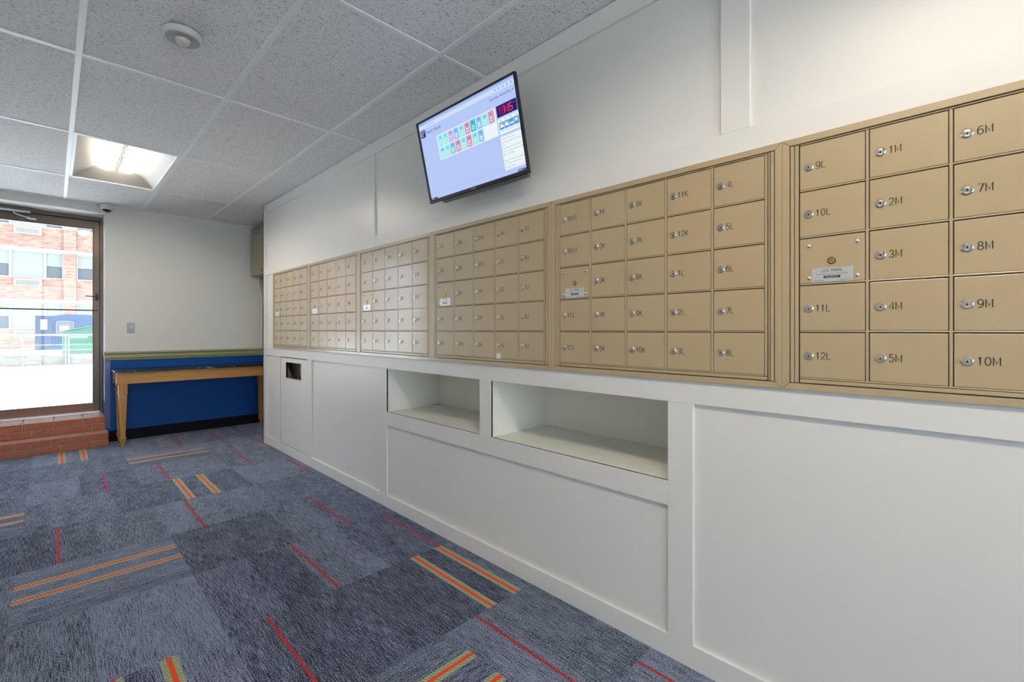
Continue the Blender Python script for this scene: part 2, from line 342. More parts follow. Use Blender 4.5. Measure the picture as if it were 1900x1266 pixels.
# ================================================================== SETTING
# ---- floor: 24-inch carpet tiles
def make_floor():
    mb = MB(); T = .61; X0, Y0 = -.127, 2.055
    W = {'g': .052, 'r': .0125}
    spec = {  # (i, j): (direction, [(offset, kind)])
     (0, 1): ('X', [(.28, 'g'), (.433, 'g')]), (-1, 3): ('X', [(.29, 'g'), (.443, 'g')]), (1, 5): ('X', [(.20, 'g'), (.355, 'g')]), (1, -2): ('X', [(.30, 'g'), (.453, 'g')]),
     (1, 3): ('Y', [(.214, 'g'), (.37, 'g')]), (0, -1): ('Y', [(.272, 'g'), (.424, 'g')]), (2, -1): ('Y', [(.247, 'g'), (.40, 'g')]), (0, 6): ('Y', [(.19, 'g'), (.338, 'g')]),
     (1, 6): ('Y', [(.449, 'r')]), (2, 6): ('Y', [(.199, 'r')]), (1, 4): ('Y', [(.177, 'r')]), (0, 4): ('Y', [(.422, 'r')]), (2, 4): ('Y', [(.157, 'r')]),
     (2, 3): ('Y', [(.44, 'r')]), (2, 1): ('Y', [(.195, 'r')]), (1, 2): ('Y', [(.169, 'r')]), (1, 0): ('Y', [(.452, 'r')]), (1, -1): ('Y', [(.146, 'r')]),
     (0, 2): ('Y', [(.15, 'r')]), (2, 5): ('Y', [(.466, 'r')]), (2, 7): ('Y', [(.45, 'r')]), (2, 0): ('Y', [(.412, 'r')]), (2, -2): ('Y', [(.152, 'r')]), (2, -3): ('Y', [(.389, 'r')]),
     (0, 7): ('Y', [(.56, 'r')]), (-2, 1): ('Y', [(.2, 'r')]), (-1, -1): ('X', [(.2, 'g'), (.35, 'g')]), (-2, 4): ('Y', [(.3, 'g'), (.45, 'g')]), (0, -4): ('X', [(.2, 'g'), (.35, 'g')])}
    order = {'carpet': 0, 'gold': 1, 'orange': 2, 'red': 3}
    def rect(x0, x1, y0, y1, m, d, off, tint):
        x0, x1 = max(x0, XL-.05), min(x1, XR+.05); y0, y1 = max(y0, YR-.05), min(y1, YB+.05)
        if x1-x0 < 1e-5 or y1-y0 < 1e-5: return
        pts = [(x0, y0, 0), (x1, y0, 0), (x1, y1, 0), (x0, y1, 0)]
        uv = [((p[1]+off[0], p[0]+off[1]) if d == 'Y' else (p[0]+off[0], p[1]+off[1])) for p in pts]
        mb.face(pts, order[m], uv, tint)
    for i in range(-3, 5):
        for j in range(-10, 9):
            d, st = spec.get((i, j), ('Y', []))
            off = (rnd.uniform(0, 40), rnd.uniform(0, 40)); base = rnd.uniform(-.035, .035); gr = rnd.uniform(0, .35)
            if (i, j) == (0, 0): base = .07
            x, y = X0+i*T, Y0+j*T; cuts = []
            for p, k in st:
                if k == 'g': cuts += [(p-.026, p-.0075, 'gold'), (p-.0075, p+.0075, 'orange'), (p+.0075, p+.026, 'gold')]
                else: cuts += [(p-.0065, p+.0065, 'red')]
            cuts.sort(); e = 0; seg = []
            for a, b2, k in cuts:
                if a > e: seg.append((e, a, 'carpet'))
                seg.append((a, b2, k)); e = b2
            seg.append((e, T, 'carpet')); out = []
            br = sorted(rnd.uniform(.08, .55) for _ in range(rnd.choice((1, 2, 3)))) + [T]
            tn = [(.5+base+rnd.uniform(-.055, .055), min(1, gr+rnd.choice((0, 0, .3))), 0) for _ in br]
            for a, b2, k in seg:
                for q, e2 in enumerate(br):
                    lo = max(a, br[q-1] if q else 0); hi = min(b2, e2)
                    if hi > lo: out.append((lo, hi, k, tn[q]))
            for a, b2, k, t in out:
                if d == 'Y': rect(x+a, x+b2, y, y+T, k, d, off, t)
                else: rect(x, x+T, y+a, y+b2, k, d, off, t)
    structure(mb.build('floor', ['carpet', 'gold', 'orange', 'red']))
make_floor()
# ---- ceiling tiles + grid, with openings for the three light fixtures
FIX = [(0, 1), (0, -3), (0, -6)]
mb = MB(); gb = MB()
for i in range(-4, 6):
    for j in range(-7, 5):
        if (i, j) in FIX: continue
        x0, x1 = max(M0+i*FT2, XL), min(M0+(i+1)*FT2, XR); y0, y1 = max(C0+j*FT4, YR), min(C0+(j+1)*FT4, YB)
        if x1-x0 > .01 and y1-y0 > .01: mb.box(x0, x1, y0, y1, H+.004, H+.02)
structure(mb.build('ceiling', 'tile'))
for i in range(-2, 4):
    x = M0+i*FT2
    if XL < x < XR:
        for j in range(-7, 4):
            y0, y1 = max(C0+j*FT4, YR)+.0125, min(C0+(j+1)*FT4, YB)-.0125
            if y1 > y0: gb.box(x-.012, x+.012, y0, y1, H-.001, H+.006)
for j in range(-5, 4):
    y = C0+j*FT4
    if YR < y < YB:
        gb.box(XL, XR, y-.012, y+.012, H-.0005, H+.0065)
gb.box(XL, XR, YB-.022, YB, H-.002, H+.004); gb.box(XL, XL+.022, YR, YB, H-.002, H+.004)
structure(gb.build('trim_1', 'tbar'))
# slab above the suspended ceiling keeps the daylight out
structure(MB().box(XL-.3, XR+.3, YR-.3, YB+.45, H+.16, H+.3).build('ceiling_slab', 'offwhite'))
# ---- plain side walls
structure(MB().box(XL-.12, XL, YR-.2, YB+.45, -.05, H+.16).build('wall_left', 'offwhite'))
mb = MB(); WX0, WX1, WZ0, WZ1 = -1.35, 1.00, .12, 2.40     # unseen glazing added behind the camera to uplight the ceiling
mb.box(XL, WX0, YR-.12, YR, -.05, H+.16); mb.box(WX1, XR+.1, YR-.12, YR, -.05, H+.16); mb.box(WX0, WX1, YR-.12, YR, -.05, WZ0); mb.box(WX0, WX1, YR-.12, YR, WZ1, H+.16)
structure(mb.build('wall_rear', 'offwhite'))
mb = MB()
for x in (WX0, -.20, WX1-.05): mb.box(x, x+.05, YR-.09, YR-.03, WZ0, WZ1)
mb.box(WX0, WX1, YR-.09, YR-.03, WZ0, WZ0+.05); mb.box(WX0, WX1, YR-.09, YR-.03, WZ1-.05, WZ1)
wn = structure(mb.build('added_fill_window', 'bronze')); MB().box(WX0+.03, WX1-.03, YR-.062, YR-.058, WZ0+.03, WZ1-.03).build('glass', 'glass', wn)
structure(MB().box(-30, 30, -40, YR-.12, -.3, -.02).build('added_bounce_pavement', 'limestone'))  # unseen pale ground added to bounce sunlight in through the rear glazing
structure(MB().box(XR, XR+.12, YR, YB+.45, -.05, H+.16).build('wall_right', 'gray_wall'))
# ---- back wall with the doorway
OX0, OX1, OZ0, OZ1, WT = -1.50, .395, .285, 2.434, .42
RZ = .91
mb = MB()
mb.box(OX1, XR, YB, YB+WT, RZ, H+.16, 0); mb.box(OX1, XR, YB, YB+WT, -.05, RZ, 1)
mb.box(XL, OX0, YB, YB+WT, RZ, H+.16, 0); mb.box(XL, OX0, YB, YB+WT, -.05, RZ, 1)
mb.box(OX0, OX1, YB, YB+WT, OZ1, H+.16, 0)
structure(mb.build('wall_back', ['gray_wall', 'blue']))
mb = MB(); mb.box(.413, XR, YB-.009, YB, 0, .115)
structure(mb.build('baseboard_back', 'black_base', bevel=.002))
# chair rail: moulded profile, returning round the doorway corner
def railprof(s=1):
    return [(0, .868), (-.008, .868), (-.012, .876), (-.010, .884), (-.022, .892), (-.024, .906), (-.016, .912), (-.016, .930), (-.026, .936), (-.032, .944), (-.032, .955), (-.024, .962), (0, .962)]
mb = MB(); mb.strip([(YB+a, z) for a, z in railprof()], 'x', OX1-.006, XR)
mb.strip([(OX1+a*.35, z) for a, z in railprof()], 'y', YB-.012, YB+.035)
structure(mb.build('trim_2', 'sage', smooth=False))
# ---- mailbox wall (right): face frame, recessed panels, niches
wr = MB(); P0 = D+.012     # recessed panel face
YE = 5.31; YN = -1.9
def face(y0, y1, z0, z1, x=D, m=0, back=.0125): wr.box(x, x+back, y0, y1, z0, z1, m)
face(5.214, YE, 0, H); face(YN, 5.214, 2.425, H); face(YN, 5.214, 1.7705, 1.85); face(YN, 5.214, .933, 1.0132); face(YN, 5.214, 0, .083)
face(2.925, 3.031, 1.85, 2.425); face(.489, .581, 1.85, 2.425)
face(4.795, 4.895, .083, .933); face(4.023, 4.113, .083, .933); face(2.757, 2.855, .083, .933)
face(1.72, 1.81, .643, .933); face(.675, .768, .083, .933); face(.768, 2.757, .552, .643)
face(4.9749, 5.06, 1.0132, 1.7705); face(YN, -.5206, 1.0132, 1.7705)
# recessed sheets behind the frame
def sheet(y0, y1, z0, z1): wr.box(P0, P0+.018, y0, y1, z0, z1)
sheet(YN, YE, 1.85-.02, H); sheet(5.06-.02, 5.23, 1.0, 1.8); sheet(2.855-.03, 4.113-.05, .05, .96); sheet(4.895-.02, 5.23, .05, .96)
sheet(YN, .70, .05, .96); sheet(.70, 2.80, .05, .60)
sheet(YN, 5.04, .96, 1.84)
# niches (lined in cream)
for a, b2 in ((1.81, 2.757), (.768, 1.72)):
    wr.box(D+.0005, D+.45, a-.02, a, .62, .96, 1); wr.box(D+.0005, D+.45, b2, b2+.02, .62, .96, 1)
    wr.box(D+.0005, D+.45, a, b2, .62, .643, 1); wr.box(D+.0005, D+.45, a, b2, .933, .953, 1); wr.box(D+.435, D+.455, a-.02, b2+.02, .62, .953, 1)
# end panel of the enclosure, and filler round the small cabinet opening
wr.box(D, XR-.001, YE-.02, YE, 0, H)
structure(wr.build('wall_mailroom', ['white', 'cream'], bevel=.0015))
# ================================================================== OBJECTS
# ---- cabinet with the little access door and slot
t = thing('access_cabinet', 'narrow white cabinet door with a small square dark opening, low in panelled wall', 'cabinet door', (D, 4.454, .083))
dm = MB(); y0, y1, z0, z1 = 4.116, 4.781, .090, .925; a0, a1, c0, c1 = 4.255, 4.633, .736, .885; xf, xb = D+.002, D+.020
dm.box(xf, xb, y0, a0, z0, z1); dm.box(xf, xb, a1, y1, z0, z1); dm.box(xf, xb, a0, a1, z0, c0); dm.box(xf, xb, a0, a1, c1, z1)
dm.build('door', 'white', t, (D, 4.454, .083), bevel=0)
lp = MB(); lw = .012
lp.box(xf-.003, xb, a0-lw, a0, c0-lw, c1+lw); lp.box(xf-.003, xb, a1, a1+lw, c0-lw, c1+lw); lp.box(xf-.003, xb, a0, a1, c0-lw, c0); lp.box(xf-.003, xb, a0, a1, c1, c1+lw)
lp.build('slot_rim', 'white', t, (D, 4.454, .083), bevel=.001)
cv = MB(); cv.box(D+.021, D+.44, 4.12, 4.125, .09, .93); cv.box(D+.021, D+.44, 4.785, 4.79, .09, .93); cv.box(D+.44, D+.445, 4.12, 4.79, .09, .93); cv.box(D+.021, D+.44, 4.12, 4.79, .085, .09); cv.box(D+.021, D+.44, 4.12, 4.79, .925, .93)
cv.build('interior', 'dark_cavity', t, (D, 4.454, .083))
ts = MB(); ts.hexa([(D+.12, 4.18, .60), (D+.16, 4.18, .60), (D+.16, 4.77, .60), (D+.12, 4.77, .60), (D+.10, 4.34, .86), (D+.14, 4.34, .86), (D+.14, 4.77, .91), (D+.10, 4.77, .91)])
ts.hexa([(D+.03, 4.66, .60), (D+.10, 4.60, .60), (D+.10, 4.78, .60), (D+.03, 4.78, .60), (D+.03, 4.70, .80), (D+.05, 4.70, .82), (D+.05, 4.78, .82), (D+.03, 4.78, .80)])
ts.build('chute', 'tan_sheet', t, (D, 4.454, .083))
bg_ = MB(); rr = random.Random(3)
for k in range(7): bg_.lathe((D+.05+rr.uniform(0, .05), 4.30+k*.035, .735+rr.uniform(-.01, .015)-k*.006), (0, 0, 1), [(.004, -.03), (.028, -.02), (.034, .0), (.024, .018), (.004, .028)], 8)
bg_.build('bin_liner', 'black', t, (D, 4.454, .083), smooth=True)
# ---- mailbox banks
ZT, ZB, BW = 1.7708, 1.0132, .9159
DU, DP, DZT, RP = .047, .1658, 1.7450, .1395
def bankface(y0, y1, z0, z1, o0, o1, mbx, m=0): mbx.box(D-o1, D-o0, y0, y1, z0, z1, m)
# shared meshes, local origin at the door's lower left corner on the wall face
def shared(mbx, name, mats, bev=0, smooth=False):
    o = mbx.build(name, mats, bevel=0, smooth=smooth); me = o.data; bpy.data.objects.remove(o); return me
dwid, dhei = DP-.0105, RP-.008
dm = MB(); dm.box(-.0060, -.0015, -dwid, 0, 0, dhei); door_me = shared(dm, 'compartment_door', 'tan')
lk = MB(); lk.lathe((-.0058, 0, 0), (-1, 0, 0), [(.0118, 0), (.0118, .0022), (.0100, .0038), (.0075, .0038), (.0068, .0026), (.0060, .0040), (.0015, .0044)], 20, 0)
lk.box(-.0107, -.0095, -.0009, .0009, -.0045, .0020, 1); lk.box(-.0107, -.0095, -.0022, .0022, -.0030, -.0005, 1)
lock_me = shared(lk, 'lock', ['nickel', 'black'], smooth=True)
ml = MB(); ml.lathe((-.0058, 0, 0), (-1, 0, 0), [(.0100, 0, 1), (.0100, .0018, 1), (.0082, .0024, 1), (.0080, .0028, 0), (.0020, .0036, 0)], 20, 0); ml.box(-.0102, -.0090, -.0050, .0050, -.0009, .0009, 1)
mlock_me = shared(ml, 'lock', ['brass', 'black'], smooth=True)
sm = MB(); sm.lathe((-.0058, 0, 0), (-1, 0, 0), [(.0056, 0), (.0056, .0008), (.0047, .0024), (.0025, .0036), (.0006, .0040)], 14); screw_me = shared(sm, 'screw', 'chrome', smooth=True)
# nameplate: 0.099 x 0.041, origin lower left
npm = MB(); pw, ph, r_ = .099, .041, .004
pl = [(-(x), z) for x, z in arc(r_, r_, r_, r_, 180, 270, 4)+arc(pw-r_, r_, r_, r_, 270, 360, 4)+arc(pw-r_, ph-r_, r_, r_, 0, 90, 4)+arc(r_, ph-r_, r_, r_, 90, 180, 4)]
npm.strip(pl, 'x', -.0060, -.0072)
def tx(mbx, s, size, u, v, m, x=-.0075, al='CENTER', sx=1):
    vs, fs = text2d(s, size, al); mbx.poly([(x, -(u+a*sx), v+b2) for a, b2, _ in vs], fs, m)
tx(npm, 'U.S. MAIL', .0125, pw/2, .0325, 1); tx(npm, 'Approved by the U.S. Postal Service', .0050, pw/2, .0232, 1, sx=1.05)
npm.box(-.0075, -.0072, -(pw/2+.020), -(pw/2-.020), .0112, .0185, 1); tx(npm, 'SALSBURY', .0075, pw/2, .0148, 0, x=-.0078, sx=.95)
tx(npm, 'USPS-STD-4B+', .0042, .004, .0045, 1, al='LEFT'); tx(npm, 'mailboxes.com', .0046, pw-.004, .0047, 1, al='RIGHT')
for u in (.0045, pw-.0045): npm.lathe((-.0072, -u, .0235), (-1, 0, 0), [(.0018, 0), (.0012, .0010)], 8, 0)
plate_me = shared(npm, 'nameplate', ['alu', 'engrave'])
def make_frame():
    f = MB(); G_ = .0005
    tw = .020
    def pr(pts, o0=0, o1=.009): # polygon (u, z) -> prism out of the wall
        f.poly([(-o1, -u, z) for u, z in pts]+[(-o0, -u, z) for u, z in pts], [(0, 1, 2, 3), (7, 6, 5, 4)]+[(k, 4+k, 4+(k+1) % 4, (k+1) % 4) for k in range(4)], 0)
    hh = ZT-ZB; g = .0006
    pr([(g, hh), (BW-g, hh), (BW-tw-g, hh-tw), (tw+g, hh-tw)]); pr([(tw+g, tw), (BW-tw-g, tw), (BW-g, 0), (g, 0)])
    pr([(.0003, hh-g), (tw, hh-tw-g), (tw, tw+g), (.0003, g)]); pr([(BW-.0003, g), (BW-tw, tw+g), (BW-tw, hh-tw-g), (BW-.0003, hh-g)])
    # inner beads left and right
    def vb(u0, u1, o1, o0=.0005, z0=.022, z1=None): f.box(-o1, -o0, -u1, -u0, z0, z1 or hh-.022)
    vb(.0225, .0315, .0085); vb(.033, .0435, .0050)
    vb(BW-.0315, BW-.0225, .0085); vb(BW-.037, BW-.0335, .0062); vb(DU+5*DP-.0005, BW-.0385, .0050)
    top = DZT-ZB; bot = DZT-5*RP-ZB
    f.box(-.0055, -.0005, -(DU+5*DP-.002), -DU, top+.0005, hh-tw-.0025)     # head rail
    f.box(-.0065, -.0005, -(DU+5*DP-.002), -DU, tw+.003, bot-.0010)          # sill lip
    for k in range(5):
        u1 = DU+(k+1)*DP-.0022; f.box(-.0068, -.0005, -u1, -(u1-.0066), bot+.001, top-.001)
    for k in range(5):
        z = top-(k+1)*RP; f.box(-.0060, -.0005, -(DU+5*DP-.010), -DU, z+.0004, z+.0046)
    f.box(-.0004, .010, -(BW-.021), -.021, .021, hh-.021, 1)                # carcass behind the doors, coloured dark for the shade in the gaps
    return shared(f, 'frame', ['tan', 'tan_dark'])
frame_me = make_frame()
def seq(prefix): return prefix
BANKS = [
 (4.9748, ['1A','2A',None,'3A','4A'], ['5A','6A','7A','8A','9A'], ['10A','11A','12A','1B','2B'], ['3B','4B','5B','6B','7B'], ['8B','9B','10B','11B','12B']),
 (4.0589, ['1C','2C',None,'3C','4C'], ['5C','6C','7C','8C','9C'], ['10C','11C','12C','2D','3D'], ['4D','5D','6D','7D','8D'], ['9D','10D','11D','12D','1E']),
 (3.1430, ['2E','3E',None,'4E','5E'], ['6E','7E','8E','9E','10E'], ['11E','12E','1F','2F','3F'], ['4F','5F','6F','7F','8F'], ['9F','10F','11F','12F','1G']),
 (2.2271, ['2G','3G',None,'4G','5G'], ['6G','7G','8G','9G','10G'], ['11G','12G','1H','2H','3H'], ['4H','1J','2J','3J','4J'], ['5J','6J','7J','8J','9J']),
 (1.3112, ['10J-1','10J-2',None,'11J','12J'], ['1K','2K','3K','4K','5K'], ['6K','7K','8K','9K','10K'], ['11K','12K','1L','2L','3L'], ['4L','5L','6L','7L','8L']),
 (.3953, ['9L','10L',None,'11L','12L'], ['1M','2M','3M','4M','5M'], ['6M','7M','8M','9M','10M'])]
LAB = ['tan wall mailbox bank farthest from the camera, beside the white wall end near the alcove',
       'tan mailbox bank second from the far end, next to the silvery glare one',
       'tan mailbox bank with a silvery daylight glare over its doors, third from the far end',
       'tan mailbox bank with doors 2G to 9J and a small white sticker',
       'tan mailbox bank with doors 10J-1 to 8L, above the large open niche',
       'tan mailbox bank nearest the camera, doors 9L to 10M, cut off by the right edge']
num_cache = {}
for bi, bk in enumerate(BANKS):
    yl = bk[0]; cols = bk[1:]
    root = thing('mailbox_bank', LAB[bi], 'mailboxes', (D, yl, ZB), 'wall mailbox banks')
    place('frame', frame_me, root, (D, yl, ZB), bevel=.0010, seg=2)
    for c, col in enumerate(cols):
        for r, s in enumerate(col):
            yd = yl-(DU+c*DP); zd = DZT-(r+1)*RP+.0055
            if s is None:
                md = place('master_door', door_me, root, (D, yd, zd), bevel=.0009)
                place('lock', mlock_me, md, (D, yd-.079, zd+.062)); place('nameplate', plate_me, md, (D, yd-.030, zd+.0005))
                md['label'] = 'locked carrier door with brass lock and nameplate'
                for u in (.023, .138):
                    for v in (.015, .110): place('screw', screw_me, md, (D, yd-u, zd+v))
                continue
            d = place('compartment_door', door_me, root, (D, yd, zd), bevel=.0009)
            place('lock', lock_me, d, (D, yd-.023, zd+.0645))
            nb = MB(); stroke_text(nb, s, .0195, .80 if len(s) < 5 else .68, lambda u, v: (-.0062, -u, v), .0021)
            nb.build('number', 'engrave', d, (0, 0, 0)); o = d.children[-1]; o.location = (0, -.0405, .0650)
# small white sticker below 4J
tag(MB().box(D-.0078, D-.0062, 1.640, 1.672, 1.050, 1.076).build('sticker', 'sticker'), 'small white square sticker under lock 4J on tan mailbox door', 'sticker')
# ---- television
tv = thing('television', 'black flat screen television tilted forward on the white wall, showing a laundry status page', 'television', (1.4384, 1.7355, 2.0993), rot=(0, -.2263, 0.0168))
def L(u, v, o): return (-o, -u, v)      # u right, v up, o out of screen
tw_, th_ = .73, .4247
def tb(mbx, u0, u1, v0, v1, o0, o1, m=0): mbx.box(-o1, -o0, -u1, -u0, v0, v1, m)
def addlocal(mbx, name, mats, parent, bevel=0, smooth=False, par2=None):
    o = mbx.build(name, mats, bevel=bevel, smooth=smooth); o.parent = parent; o.location = (0, 0, 0); return o
bz = .0085; bzb = .018
s = MB(); tb(s, -tw_/2, -tw_/2+bz, -th_/2, th_/2, -.014, .004); tb(s, tw_/2-bz, tw_/2, -th_/2, th_/2, -.014, .004)
tb(s, -tw_/2+bz, tw_/2-bz, th_/2-bz, th_/2, -.014, .004); tb(s, -tw_/2+bz, tw_/2-bz, -th_/2, -th_/2+bzb, -.014, .004); tb(s, -tw_/2+bz, tw_/2-bz, -th_/2+.01, th_/2-bz, -.014, -.006)
addlocal(s, 'bezel', 'black', tv, bevel=.0015)
s = MB(); s.hexa([L(-.30, -.19, -.014), L(.30, -.19, -.014), L(.27, -.17, -.050), L(-.27, -.17, -.050), L(-.30, .13, -.014), L(.30, .13, -.014), L(.27, .10, -.050), L(-.27, .10, -.050)])
for k in range(22): tb(s, -.17+k*.015, -.163+k*.015, -.168, -.12, -.052, -.050)
addlocal(s, 'back_housing', 'black', tv, bevel=.004)
s = MB(); tb(s, -.10, .10, -.10, .10, -.066, -.050); s.box(.075, .140, -.05, .05, -.07, -.03); s.box(.105, .1445, -.12, .12, -.10, .05)
addlocal(s, 'wall_bracket', 'black', tv)
s = MB(); tb(s, -.26, .345, -th_/2-.012, -th_/2-.0005, -.030, -.001); s.lathe(L(.10, -th_/2+.008, .004), (-1, 0, 0), [(.004, 0), (.003, .001)], 12)
addlocal(s, 'speaker_strip', 'steel_gray', tv, bevel=.002)
s = MB(); tx(s, 'ELEMENT', .010, .0, -th_/2+.0085, 0, x=-.0046); addlocal(s, 'maker_name', 'label_gray', tv)
sw, sh = tw_-2*bz, th_-bz-bzb; su, sv = -sw/2, th_/2-bz
pal = {'bg': (.50, .62, 1.0), 'top': (.42, .55, .98), 'bar': (.66, .80, 1.0), 'panel': (.90, .98, 1.0), 'cyan': (.32, .88, .95), 'blue': (.28, .62, 1.0), 'purple': (.66, .48, .95), 'pink': (.72, .36, .56), 'teal': (.06, .58, .85),
       'ink': (.06, .08, .16), 'navy': (.01, .01, .16), 'redled': (.95, .07, .10), 'dimled': (.45, .01, .09), 'yellow': (1, .85, .2), 'sky': (.05, .35, .95), 'white': (.95, .96, 1.0), 'gray': (.30, .36, .55), 'peach': (.75, .55, .55)}
keys = list(pal); smats = [emis('screen_'+k, pal[k], .34) for k in keys]
s = MB()
def q(x0, y0, x1, y1, k, lay): 
    o = -.0055+lay*.0004
    s.face([L(su+x0*sw, sv-y1*sh, o), L(su+x1*sw, sv-y1*sh, o), L(su+x1*sw, sv-y0*sh, o), L(su+x0*sw, sv-y0*sh, o)], keys.index(k))
def st(txt, x, y, size, k, lay=4, al='LEFT'):
    vs, fs = text2d(txt, size, al); s.poly([L(su+x*sw+a, sv-y*sh+b2, -.0055+lay*.0004) for a, b2, _ in vs], fs, keys.index(k))
q(0, 0, 1, 1, 'bg', 0); q(0, 0, 1, .032, 'top', 1); q(0, .032, 1, .082, 'bar', 1); q(0, .919, 1, .921, 'gray', 1)
st('Laundry Status', .01, .018, .009, 'ink'); st('laundryview.example', .085, .058, .009, 'gray'); 
for x, tt in ((.905, '_'), (.94, 'o'), (.975, 'x')): st(tt, x, .016, .010, 'gray')
for x in (.82, .85, .89, .925, .96): q(x, .047, x+.010, .068, 'gray', 2)
q(.010, .085, .066, .185, 'navy', 1)
for k in range(4): q(.013, .095+k*.022, .062-.006*k, .101+k*.022, 'white', 2)
st('Hayes House', .076, .140, .0235, 'ink'); q(.080, .172, .225, .175, 'gray', 2)
st('Saturday, November 4', .978, .136, .0165, 'ink', al='RIGHT')
q(.189, .232, .800, .540, 'panel', 1)
r1 = [('2S', 'cyan'), ('3A', 'cyan'), ('3P', 'purple'), ('5L', 'blue'), ('6B', 'cyan'), ('6B', 'pink'), ('6M', 'teal'), ('7P', 'blue'), ('9E', 'cyan'), ('9L', 'pink')]
r2 = [('10N', 'cyan'), ('11J', 'cyan'), ('11K', 'blue'), ('11B', 'pink'), ('12J', 'cyan'), ('12K', 'pink'), ('12N', 'cyan'), ('12N', 'blue')]
for row, y in ((r1, .243), (r2, .392)):
    for k, (tt, c) in enumerate(row):
        x = .199+k*.0593; q(x, y, x+.054, y+.137, c, 2); st(tt, x+.027, y+.035, .0145, 'ink', al='CENTER')
        q(x+.017, y+.067, x+.037, y+.112, 'white', 3); q(x+.022, y+.080, x+.034, y+.104, 'peach' if c in ('cyan', 'blue') else 'gray', 4)
q(.811, .230, .988, .354, 'navy', 1)
seg7 = {'8': 'abcdefg', '0': 'abcdef', '5': 'acdfg', ':': ''}
def led(ch, x, y, w_, h_, col):
    for g_ in seg7[ch]:
        t_ = .0060; a = {'a': (x, y, x+w_, y+t_*1.6), 'd': (x, y+h_-t_*1.6, x+w_, y+h_), 'g': (x, y+h_/2-t_*.8, x+w_, y+h_/2+t_*.8), 'f': (x, y, x+t_, y+h_/2), 'b': (x+w_-t_, y, x+w_, y+h_/2), 'e': (x, y+h_/2, x+t_, y+h_), 'c': (x+w_-t_, y+h_/2, x+w_, y+h_)}[g_]
        q(*a, col, 3)
led('8', .832, .252, .024, .082, 'dimled'); led('8', .862, .252, .024, .082, 'dimled'); q(.880, .252, .886, .334, 'redled', 4); led('8', .899, .252, .022, .082, 'dimled'); q(.915, .252, .921, .334, 'redled', 4); led('5', .927, .252, .024, .082, 'redled')
q(.889, .272, .894, .284, 'redled', 3); q(.889, .302, .894, .314, 'redled', 3); st('PM', .958, .268, .008, 'redled')
q(.811, .372, .992, .540, 'panel', 1)
for k, dd in enumerate(('Sat', 'Sun', 'Mon', 'Tue')):
    x = .818+k*.043; st(dd, x+.02, .392, .010, 'ink', al='CENTER'); q(x, .412, x+.040, .492, 'sky', 2); st(('51°58°', '49°68°', '53°58°', '51°66°')[k], x+.02, .514, .0085, 'gray', al='CENTER')
    if k != 2:
        s.poly([L(su+(x+.02)*sw+.0085*math.cos(a), sv-.445*sh+.0085*math.sin(a), -.0040) for a in [2*PI*i/14 for i in range(14)]], [tuple(range(14))], keys.index('yellow'))
    if k < 3: q(x+.008, .452, x+.040, .470, 'white', 4)
q(.811, .565, .997, .935, 'panel', 1)
news = ['It Resume dates and', 'thunderstorming late, skies partly cloudy', 'west.', 'The heavy winds of the first morning had to settle', 'where a weather agreement for anyone.', 'Nov 4, 2017 8:00', '', 'Expect the camera to be dated. Next', 'pm 5 night. A mixed financial forecast', 'during a meeting']
for k, tt in enumerate(news):
    if tt: 
        st(tt[:30], .820, .598+k*.034, .0094, 'gray')
q(.918, .972, .999, .998, 'ink', 2); st('Windows', .922, .985, .008, 'white', al='LEFT')
q(.001, .972, .078, .998, 'ink', 2); st('Display', .006, .985, .008, 'white')
sco = s.build('screen', smats); sco.parent = tv; sco.location = (0, 0, 0)
# ---- ceiling troffers
def troffer(i, j, label, k_=1.0):
    lensm = M['lens'].copy(); lensm.node_tree.nodes['Principled BSDF'].inputs['Emission Strength'].default_value = LAMP*k_
    x0, x1 = M0+i*FT2+.013, M0+(i+1)*FT2-.013; y0, y1 = C0+j*FT4+.013, C0+(j+1)*FT4-.013; xm = (x0+x1)/2
    org = (xm, (y0+y1)/2, H)
    t = thing('ceiling_light', label, 'ceiling light', org, 'recessed ceiling troffers')
    zt = H+.105; e = .13; fr = MB()
    for a in ((x0, x0+.018, y0, y1), (x1-.018, x1, y0, y1), (x0, x1, y0, y0+.010), (x0, x1, y1-.010, y1)): fr.box(a[0], a[1], a[2], a[3], H-.0005, H+.006)
    fr.build('frame', 'tbar', t, org)
    rb = MB(); ix0, ix1, iy0, iy1 = x0+.018, x1-.018, y0+.010, y1-.010; a0, a1 = xm-.125, xm+.125; b0, b1 = iy0+e, iy1-e; t_ = .004
    def slab(p):   # thin plate from 4 points, thickened upward
        rb.hexa([tuple(v) for v in p]+[(v[0], v[1], v[2]+t_) for v in p])
    slab([(ix0, iy0, H+.002), (a0, b0, zt), (a0, b1, zt), (ix0, iy1, H+.002)]); slab([(a1, b0, zt), (ix1, iy0, H+.002), (ix1, iy1, H+.002), (a1, b1, zt)])
    slab([(ix0, iy0, H+.002), (ix1, iy0, H+.002), (a1, b0, zt), (a0, b0, zt)]); slab([(a0, b1, zt), (a1, b1, zt), (ix1, iy1, H+.002), (ix0, iy1, H+.002)])
    slab([(a0, b0, zt+.004), (a1, b0, zt+.004), (a1, b1, zt+.004), (a0, b1, zt+.004)])
    rb.build('reflector', 'trofwhite', t, org)
    for s_ in (-1, 1):
        ln = MB(); c = xm+s_*.069; n = 8; hw = .055
        prof = [(c+hw*math.cos(PI-PI*k/n), zt-.002-.026*math.sin(PI*k/n)) for k in range(n+1)]
        ln.strip(prof, 'y', b0+.002, b1-.002); ln.build('diffuser', lensm, t, org, smooth=True)
    MB().box(xm-.004, xm+.004, b0, b1, zt-.036, zt).box(xm-.014, xm-.009, b0, b1, zt-.028, zt).box(xm+.009, xm+.014, b0, b1, zt-.028, zt).build('divider', 'lamp_metal', t, org, bevel=.002)
